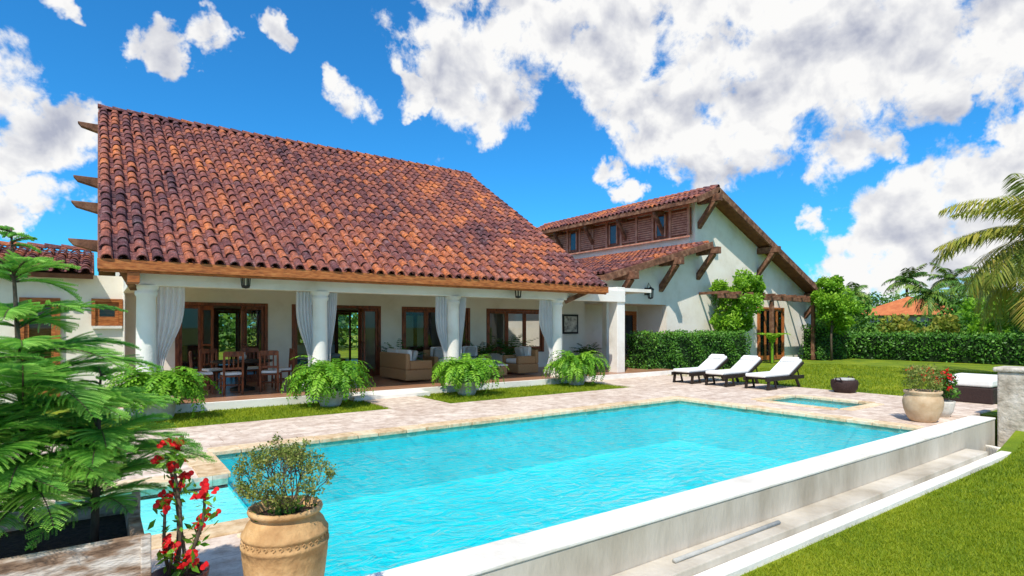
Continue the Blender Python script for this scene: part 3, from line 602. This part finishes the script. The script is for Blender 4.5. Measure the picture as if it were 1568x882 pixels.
# ------------------------------------------------------------ porch furniture
def chair(x,y,rz):
    e=E('dining_chair',(x,y,.15)); m=M()
    for s in(-1,1): m.beam((s*.2,-.2,0),(s*.2,-.2,.44),.045,.045); m.beam((s*.2,.2,0),(s*.2,.26,1.0),.045,.045); m.beam((s*.2,-.2,.22),(s*.2,.2,.22),.03,.03); 
    m.box(-.22,.22,-.22,.22,.42,.455); m.beam((-.2,.25,.96),(.2,.25,.96),.04,.12); m.beam((-.2,.235,.62),(.2,.235,.62),.03,.05)
    for a in(-.1,0,.1): m.beam((a,.235,.62),(a,.25,.92),.03,.02)
    m.beam((-.2,-.2,.2),(.2,-.2,.2),.03,.03)
    m.xf(T(x,y,.15,rz)); m.build('chair_frame',dwood,e,bevel=.005); m=M(); m.box(-.21,.21,-.21,.19,.46,.52); m.xf(T(x,y,.15,rz)); m.build('chair_cushion',cushion,e,bevel=.02)
chair(2.0,15.3,1.5+pi*0); chair(2.55,14.85,pi); chair(3.45,14.95,pi-.4); chair(3.9,15.7,-1.6); chair(3.3,16.6,-.2); chair(2.4,16.5,.3)
e=E('dining_table',(2.95,15.7,.15)); m=M(); m.lathe([(.001,.70),(.68,.70),(.70,.72),(.70,.75),(.001,.75)],(2.95,15.7,.15),40); m.lathe([(.3,0),(.28,.06),(.09,.12),(.07,.4),(.12,.6),(.2,.7)],(2.95,15.7,.15),20); m.build('table_body',dkwood,e)
m=M(); m.lathe([(.001,.76),(.07,.76),(.1,.84),(.06,.92),(.07,.95)],(2.95,15.7,.15),16); m.build('table_vase',greypot,e,smooth=True)
def sofa(name,x,y,rz,w,d=.85):
    e=E(name,(x,y,.15)); m=M(); m.box(-w/2,w/2,-d/2,d/2,.05,.36); m.box(-w/2,w/2,d/2-.14,d/2,.361,.82); 
    for s in(-1,1): m.box(s*w/2-(.16 if s>0 else 0),s*w/2+(0 if s>0 else .16),-d/2,d/2-.141,.361,.62)
    m.xf(T(x,y,.15,rz)); m.build('wicker_body',wicker,e,bevel=.04,seg=3)
    m=M(); n=max(1,round(w/.8)); L=(w-.34)/n
    for i in range(n): a=-w/2+.17+i*L; m.box(a+.01,a+L-.01,-d/2+.02,d/2-.16,.37,.52); m.box(a+.02,a+L-.02,d/2-.3,d/2-.15,.53,.92)
    m.xf(T(x,y,.15,rz)); m.build('seat_cushions',cushion,e,bevel=.05,seg=3)
    m=M()
    for i in range(n): a=-w/2+.3+i*L; st=len(m.v); m.box(-.19,.19,-.07,.07,-.19,.19); m.xf(Matrix.Translation((a+.1,d/2-.4,.72))@Matrix.Rotation(.35,4,'X'),st)
    m.xf(T(x,y,.15,rz)); m.build('throw_pillows',greyc,e,bevel=.06,seg=3)
sofa('wicker_sofa',7.5,15.9,pi/2,1.9); sofa('wicker_sofa',9.9,16.9,0,2.2); sofa('wicker_armchair',11.6,15.6,-pi/2,.95)
e=E('wicker_coffee_table',(9.9,15.2,.15)); m=M(); m.box(9.3,10.5,14.8,15.5,.2,.5); m.build('table_body',wicker,e,bevel=.03); m=M(); m.box(9.28,10.52,14.78,15.52,.505,.55); m.build('table_top',cushion,e,bevel=.02)
def potplant(x,y,z=.15,h=.9,mat=leafg):
    e=E('potted_plant',(x,y,z)); m=M(); m.lathe([(.001,0),(.14,0),(.2,.3),(.21,.36),(.18,.36),(.001,.32)],(x,y,z),20); m.build('pot',winepot,e,smooth=True); m=M()
    for k in range(20): frond(m,(x,y,z+.33),k*2.4,h*R.uniform(.7,1.1),R.uniform(.8,1.45),R.uniform(.8,1.6),12,.2,.06,.2,R.uniform(.1,.5))
    m.build('leaves',mat,e)
potplant(7.95,17.2,.15,1.1); potplant(12.3,17.2,.15,1.6); potplant(16.25,17.25,.15,.9); potplant(11.1,17.3,.15,1.2)
# ------------------------------------------------------------ foreground urn with shrub
ux_,uy_=.90,3.54
e=E('clay_urn',(ux_,uy_,0)); m=M()
m.lathe([(.001,0),(.155,0),(.165,.03),(.16,.05),(.19,.14),(.222,.28),(.238,.42),(.240,.47),(.246,.475),(.246,.49),(.239,.495),(.236,.53),(.242,.535),(.242,.55),(.234,.555),(.215,.60),(.185,.635),(.178,.645),(.185,.655),(.205,.66),(.210,.675),(.205,.69),(.185,.69),(.175,.67),(.17,.62),(.001,.62)],(ux_,uy_,0),64)
m.build('urn_body',terra,e,smooth=True); m=M()
for k in range(36):
    a=2*pi*k/36; c=Vector((ux_+.239*math.cos(a),uy_+.239*math.sin(a),.512)); 
    m.tube([c+Vector((0,0,-.012)),c+Vector((-math.sin(a)*.012,math.cos(a)*.012,0)),c+Vector((0,0,.012)),c+Vector((math.sin(a)*.012,-math.cos(a)*.012,.002))],.0035,5)
m.build('urn_relief',terra,e,smooth=True)
m=M(); m.lathe([(.001,.65),(.1,.645),(.174,.635)],(ux_,uy_,0),20); m.build('urn_soil',soil,e)
e=E('potted_shrub',(ux_,uy_,.65)); tw=M(); lf=M()
cen=Vector((ux_,uy_,.90))
def grow(p,d,L,r,depth):
    q=p+d*L
    o=q-cen; k=(o.x/.265)**2+(o.y/.265)**2+(o.z/.20)**2
    if k>1: q=cen+o*(k**-.5)*random.uniform(.94,1.04)
    mid=(p+q)*.5+Vector(R.normal(0,.005,3)); tw.tube([p,mid,q],[r,r*.85,r*.7],5)
    if depth==0:
        C=np.array(q)+R.normal(0,.014,(20,3)); leaves(lf,C,.0145,np.clip(R.uniform(0,1,20),0,1),.75,.3); return
    for k in range(3):
        nd=(d+Vector(R.normal(0,.5,3))+Vector((0,0,.05))).normalized(); grow(q,nd,L*R.uniform(.70,.92),r*.62,depth-1)
for k in range(12):
    a=k*2*pi/12+R.normal(0,.2); t=1.0*(.25+.75*(k%3)/2); d=Vector((math.cos(a)*t,math.sin(a)*t,1)).normalized()
    grow(Vector((ux_+.03*math.cos(a),uy_+.03*math.sin(a),.64)),d,.132,.006,3)
tw.build('twigs',bark,e); lf.build('foliage',bonsm,e)
m=M(); leaves(m,np.c_[ux_+R.normal(0,.07,150),uy_+R.normal(0,.07,150),.66+np.abs(R.normal(0,.02,150))],.035,None,.5); m.build('undergrowth',leafg,e)
# planter box
e=E('wooden_planter_box',(-.3,3.86,0)); m=M(); x0,x1,y0,y1=-.85,.19,3.40,4.32
for k,(z0,z1) in enumerate(((0,.24),(.245,.48),(.485,.70))):
    m.box(x0,x1,y0,y0+.06,z0,z1); m.box(x0,x1,y1-.06,y1,z0,z1); m.box(x0,x0+.06,y0+.061,y1-.061,z0,z1); m.box(x1-.06,x1,y0+.061,y1-.061,z0,z1)
m.box(x1-.02,x1+.025,y0-.025,y0+.02,0,.71); m.box(x1-.02,x1+.025,y1-.03,y1+.02,0,.715)
m.build('planter_boards',oldwood,e,bevel=.006)
m=M(); m.quad((x0+.05,y0+.05,.6),(x1-.05,y0+.05,.6),(x1-.05,y1-.05,.6),(x0+.05,y1-.05,.6)); m.build('planter_soil',soil,e)
# norfolk pine
e=E('norfolk_island_pine',(-.3,3.85,.6)); tr=M(); nd=M()
def branchlets(p,az,L,el0,curl,nb,bl,shade):
    pos=np.array(p,float);ds=L/nb;Z=np.array([0,0,1.]); V=[];Rr=[]; pts=[tuple(pos)]
    for i in range(nb):
        t=(i+.5)/nb; el=el0-curl*t; h=np.array([math.cos(az),math.sin(az),0]);sd=np.array([-math.sin(az),math.cos(az),0]); f=h*math.cos(el)+Z*math.sin(el); up=-h*math.sin(el)+Z*math.cos(el)
        pos=pos+f*ds; pts.append(tuple(pos))
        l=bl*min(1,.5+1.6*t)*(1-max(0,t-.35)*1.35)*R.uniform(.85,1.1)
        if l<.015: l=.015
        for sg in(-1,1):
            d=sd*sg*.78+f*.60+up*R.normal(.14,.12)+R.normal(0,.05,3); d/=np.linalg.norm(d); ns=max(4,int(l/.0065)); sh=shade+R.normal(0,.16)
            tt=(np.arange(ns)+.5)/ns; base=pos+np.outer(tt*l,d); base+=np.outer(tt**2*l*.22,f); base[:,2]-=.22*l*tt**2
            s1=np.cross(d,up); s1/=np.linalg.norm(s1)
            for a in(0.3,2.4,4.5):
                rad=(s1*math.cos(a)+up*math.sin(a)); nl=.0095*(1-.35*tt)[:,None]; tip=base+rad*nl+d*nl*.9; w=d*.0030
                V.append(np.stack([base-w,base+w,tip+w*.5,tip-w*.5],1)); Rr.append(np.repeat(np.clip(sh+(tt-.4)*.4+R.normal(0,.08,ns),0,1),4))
    tr.tube(pts[::2]+[pts[-1]],[.006*(1-.8*i/len(pts[::2])) for i in range(len(pts[::2])+1)],5)
    V=np.concatenate(V).reshape(-1,3); nd.arr(V,np.arange(len(V)).reshape(-1,4),np.concatenate(Rr))
def pine(x,y,z0,top,wh,lx=0,k5=6):
    tr.tube([(x,y,z0),(x+lx*.5,y,(z0+top)/2),(x+lx,y,top)],[.022,.016,.005],8)
    for (z,L,nb) in wh:
        off=R.uniform(0,1)
        for k in range(k5):
            zz=z+R.normal(0,.025); xx=x+lx*(zz-z0)/(top-z0)
            branchlets((xx,y,zz),off+k*2*pi/k5+R.normal(0,.15),L*R.uniform(.8,1.15),R.uniform(.30,.75),R.uniform(.6,1.15),nb,L*.36,R.uniform(.25,.8))
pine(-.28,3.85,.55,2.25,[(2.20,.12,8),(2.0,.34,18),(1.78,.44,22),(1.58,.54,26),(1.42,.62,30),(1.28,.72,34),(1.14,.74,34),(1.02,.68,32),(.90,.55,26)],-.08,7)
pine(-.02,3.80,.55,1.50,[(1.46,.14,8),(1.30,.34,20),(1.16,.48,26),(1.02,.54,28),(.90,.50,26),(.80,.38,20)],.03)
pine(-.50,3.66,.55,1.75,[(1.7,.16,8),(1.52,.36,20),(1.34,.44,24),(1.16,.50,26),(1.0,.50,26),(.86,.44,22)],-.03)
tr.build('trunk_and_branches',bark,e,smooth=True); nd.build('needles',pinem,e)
# crown of thorns
cx,cy=.36,3.60
e=E('crown_of_thorns_plant',(cx,cy,0)); m=M(); m.lathe([(.001,0),(.09,0),(.10,.04),(.125,.30),(.14,.36),(.145,.41),(.13,.41),(.115,.36),(.001,.35)],(cx,cy,0),36); m.build('pot',winepot,e,smooth=True)
m=M(); fl=M(); lv=M()
for (dx,dy,h) in((-.02,.02,1.08),(-.03,.05,.98),(.11,-.06,.84),(.02,.05,.90),(-.09,.0,.80),(.09,.04,.66),(-.07,-.06,.58),(.03,-.08,.50)):
    pts=[]
    for i in range(8):
        t=i/7; pts.append((cx+dx*(.3+.7*t)+.018*math.sin(5*t+dx*40),cy+dy*(.3+.7*t)+.015*math.cos(6*t+dy*30),.34+(h-.34)*t))
    m.tube(pts,[.011-.004*i/7 for i in range(8)],6)
    for i in range(60):
        t=R.rand(); k=min(6,int(t*7)); p=Vector(pts[k]).lerp(Vector(pts[k+1]),t*7-k); d=Vector(R.normal(size=3)).normalized(); m.tube([p,p+d*.022],[.0022,.0004],3)
    tip=np.array(pts[-1])
    for k in range(12):
        c=tip+R.normal(0,.028,3)+np.array([0,0,.01]); nn=Vector(R.normal(size=3)*.8+np.array([-.2,-.8,.6])).normalized(); a=nn.orthogonal().normalized(); b=nn.cross(a)
        for s in(-1,1):
            cc=Vector(c)+a*s*.012; n0=len(fl.v); rr=random.random()
            for j in range(8): th=2*pi*j/8; fl.v.append(tuple(cc+a*math.cos(th)*.015+b*math.sin(th)*.016+nn*.004*math.cos(2*th))); fl.r.append(rr)
            fl.f.append(tuple(range(n0,n0+8)))
    leaves(lv,tip-np.array([0,0,.04])+R.normal(0,.03,(12,3)),.065,None,.4); 
    for k in(3,5): leaves(lv,np.array(pts[k])+R.normal(0,.02,(5,3)),.055,None,.4)
m.build('thorny_stems',bark,e); fl.build('red_flowers',redm,e); lv.build('leaves',fernm,e)
# ------------------------------------------------------------ world
w=bpy.data.worlds.new('World'); sc.world=w; w.use_nodes=True; nt=w.node_tree;N=nt.nodes;L=nt.links; bg=N['Background']
sun=Vector((-.52,-.44,.95)).normalized()
sk=N.new('ShaderNodeTexSky'); sk.sky_type='NISHITA'; sk.sun_disc=False; sk.sun_elevation=math.asin(sun.z); sk.sun_rotation=math.atan2(sun.x,sun.y); sk.ozone_density=3; sk.air_density=1.0; sk.dust_density=.4
ti=N.new('ShaderNodeMix'); ti.data_type='RGBA'; ti.blend_type='MULTIPLY'; ti.inputs[0].default_value=1; ti.inputs[7].default_value=(.22,.98,1.48,1); L.new(sk.outputs[0],ti.inputs[6])
tc=N.new('ShaderNodeTexCoord')
def noise(vec,s,d,r,dist=0):
    n=N.new('ShaderNodeTexNoise'); n.inputs['Scale'].default_value=s;n.inputs['Detail'].default_value=d;n.inputs['Roughness'].default_value=r;n.inputs['Distortion'].default_value=dist; L.new(vec,n.inputs['Vector']); return n
def math_(op,a,b=None,c=None):
    n=N.new('ShaderNodeMath'); n.operation=op
    for i,x in enumerate((a,b,c)):
        if x is None: continue
        if hasattr(x,'links') : L.new(x,n.inputs[i])
        else: n.inputs[i].default_value=x
    return n.outputs[0]
D=tc.outputs['Generated']
wn=noise(D,9,5,.62); vm=N.new('ShaderNodeVectorMath'); vm.operation='SUBTRACT'; L.new(wn.outputs['Color'],vm.inputs[0]); vm.inputs[1].default_value=(.5,.5,.5)
vs=N.new('ShaderNodeVectorMath'); vs.operation='SCALE'; vs.inputs['Scale'].default_value=.15; L.new(vm.outputs[0],vs.inputs[0])
va=N.new('ShaderNodeVectorMath'); va.operation='ADD'; L.new(D,va.inputs[0]); L.new(vs.outputs[0],va.inputs[1]); vn=N.new('ShaderNodeVectorMath'); vn.operation='NORMALIZE'; L.new(va.outputs[0],vn.inputs[0]); DW=vn.outputs[0]
# cumulus clusters: tangent coordinates about compass heading 35.8 deg (right, up, radius) in milliradians
cl=[(-62,444,75),(-120,520,55),(20,520,60),(-27,385,44),(190,478,80),(246,376,62),(150,520,60),(360,501,120),(530,480,115),(690,480,100),(850,520,80),(417,364,70),(337,300,50),(588,330,54),(490,400,85),(660,325,32),
(793,393,32),(861,340,30),(540,213,22),(610,158,42),(700,193,70),(793,232,66),(861,273,50),(588,100,45),(725,114,75),(815,150,65),(900,200,75),(640,80,56),
(-285,398,30),(-245,390,28),(-170,393,20),(-305,440,16),(-540,495,26),(-505,505,26),(-635,492,26),(-600,475,24),(-409,515,22),(-395,495,18),(-800,558,26),(-665,507,18),
(-836,330,56),(-756,353,38),(-880,280,44),(-800,228,36),(-870,193,32),(172,279,20),(200,236,20),(950,420,70),(1050,300,100),(-1100,420,150),(-1000,250,80)]
hf=Vector((.585,.811,0));hr=Vector((.811,-.585,0)); acc=None
for (tx,ty,r) in cl:
    c=(hf+hr*tx/1000+Vector((0,0,ty/1000))).normalized(); sc_=1/(1+(tx/1000)**2+(ty/1000)**2)**.75; r_=r/1000*sc_*1.05
    dt=N.new('ShaderNodeVectorMath'); dt.operation='DOT_PRODUCT'; L.new(DW,dt.inputs[0]); dt.inputs[1].default_value=c
    mr=N.new('ShaderNodeMapRange'); mr.inputs[1].default_value=math.cos(r_*1.9); mr.inputs[2].default_value=math.cos(r_*.15); mr.inputs[4].default_value=min(1.12,.85+r/260); L.new(dt.outputs['Value'],mr.inputs[0])
    acc=mr.outputs[0] if acc is None else math_('MAXIMUM',acc,mr.outputs[0])
dt=N.new('ShaderNodeVectorMath'); dt.operation='DOT_PRODUCT'; L.new(D,dt.inputs[0]); dt.inputs[1].default_value=hf
mr=N.new('ShaderNodeMapRange'); mr.inputs[1].default_value=.4; mr.inputs[2].default_value=.0; L.new(dt.outputs['Value'],mr.inputs[0])
bn=noise(D,2.2,2,.5); b2=math_('MULTIPLY',math_('MULTIPLY',mr.outputs[0],bn.outputs[0]),1.0); acc=math_('MAXIMUM',acc,b2)  # unseen cloud cover behind the view, added for lighting and pool reflections
n1=noise(D,13,9,.62,.2)
val=math_('MULTIPLY_ADD',math_('SUBTRACT',n1.outputs[0],.5),2.5,acc)
al=N.new('ShaderNodeMapRange'); al.interpolation_type='SMOOTHSTEP'; al.inputs[1].default_value=.38; al.inputs[2].default_value=.84; L.new(val,al.inputs[0])
ofs=N.new('ShaderNodeVectorMath'); ofs.operation='ADD'; L.new(D,ofs.inputs[0]); ofs.inputs[1].default_value=(-.012,-.008,.024); n2=noise(ofs.outputs[0],10,5,.5,.2)
n1b=noise(D,10,5,.5,.2)
rel=math_('MULTIPLY_ADD',math_('SUBTRACT',n1b.outputs[0],n2.outputs[0]),2.9,.74)  # sunlit tops and grey undersides painted into the cloud colour
thick=N.new('ShaderNodeMapRange'); thick.inputs[1].default_value=.9; thick.inputs[2].default_value=1.7; thick.inputs[3].default_value=0; thick.inputs[4].default_value=.28; L.new(val,thick.inputs[0])
rel=math_('SUBTRACT',rel,thick.outputs[0])  # shade painted into the thick cloud cores
cr=N.new('ShaderNodeValToRGB'); e_=cr.color_ramp.elements; e_[0].position=.1; e_[1].position=.82; e_[0].color=(.46,.49,.60,1); e_[1].color=(1,.995,.985,1); L.new(rel,cr.inputs[0])
sc2=N.new('ShaderNodeVectorMath'); sc2.operation='SCALE'; sc2.inputs['Scale'].default_value=7.5; L.new(cr.outputs[0],sc2.inputs[0])
mx=N.new('ShaderNodeMix'); mx.data_type='RGBA'; L.new(al.outputs[0],mx.inputs[0]); L.new(ti.outputs[2],mx.inputs[6]); L.new(sc2.outputs[0],mx.inputs[7])
L.new(mx.outputs[2],bg.inputs[0]); bg.inputs[1].default_value=.13
w.cycles.sampling_method='MANUAL'; w.cycles.sample_map_resolution=512
ld=bpy.data.lights.new('sun','SUN'); ld.energy=5.0; ld.angle=math.radians(.53); ld.color=(1,.93,.82); lo=bpy.data.objects.new('sun_light',ld); lo.rotation_euler=sun.to_track_quat('Z','Y').to_euler(); lo.location=(0,0,30); sc.collection.objects.link(lo)
# ------------------------------------------------------------ camera
cd=bpy.data.cameras.new('camera'); cd.sensor_width=36; cd.lens=878/1568*36; cd.shift_y=59/1568; cd.clip_end=3000; cd.clip_start=.05
co=bpy.data.objects.new('camera',cd); co.location=(0,0,1.75); co.rotation_euler=(pi/2,0,-math.atan2(.585,.811)); sc.collection.objects.link(co); sc.camera=co
sc.view_settings.view_transform='Standard'; sc.view_settings.look='None'; sc.view_settings.exposure=0
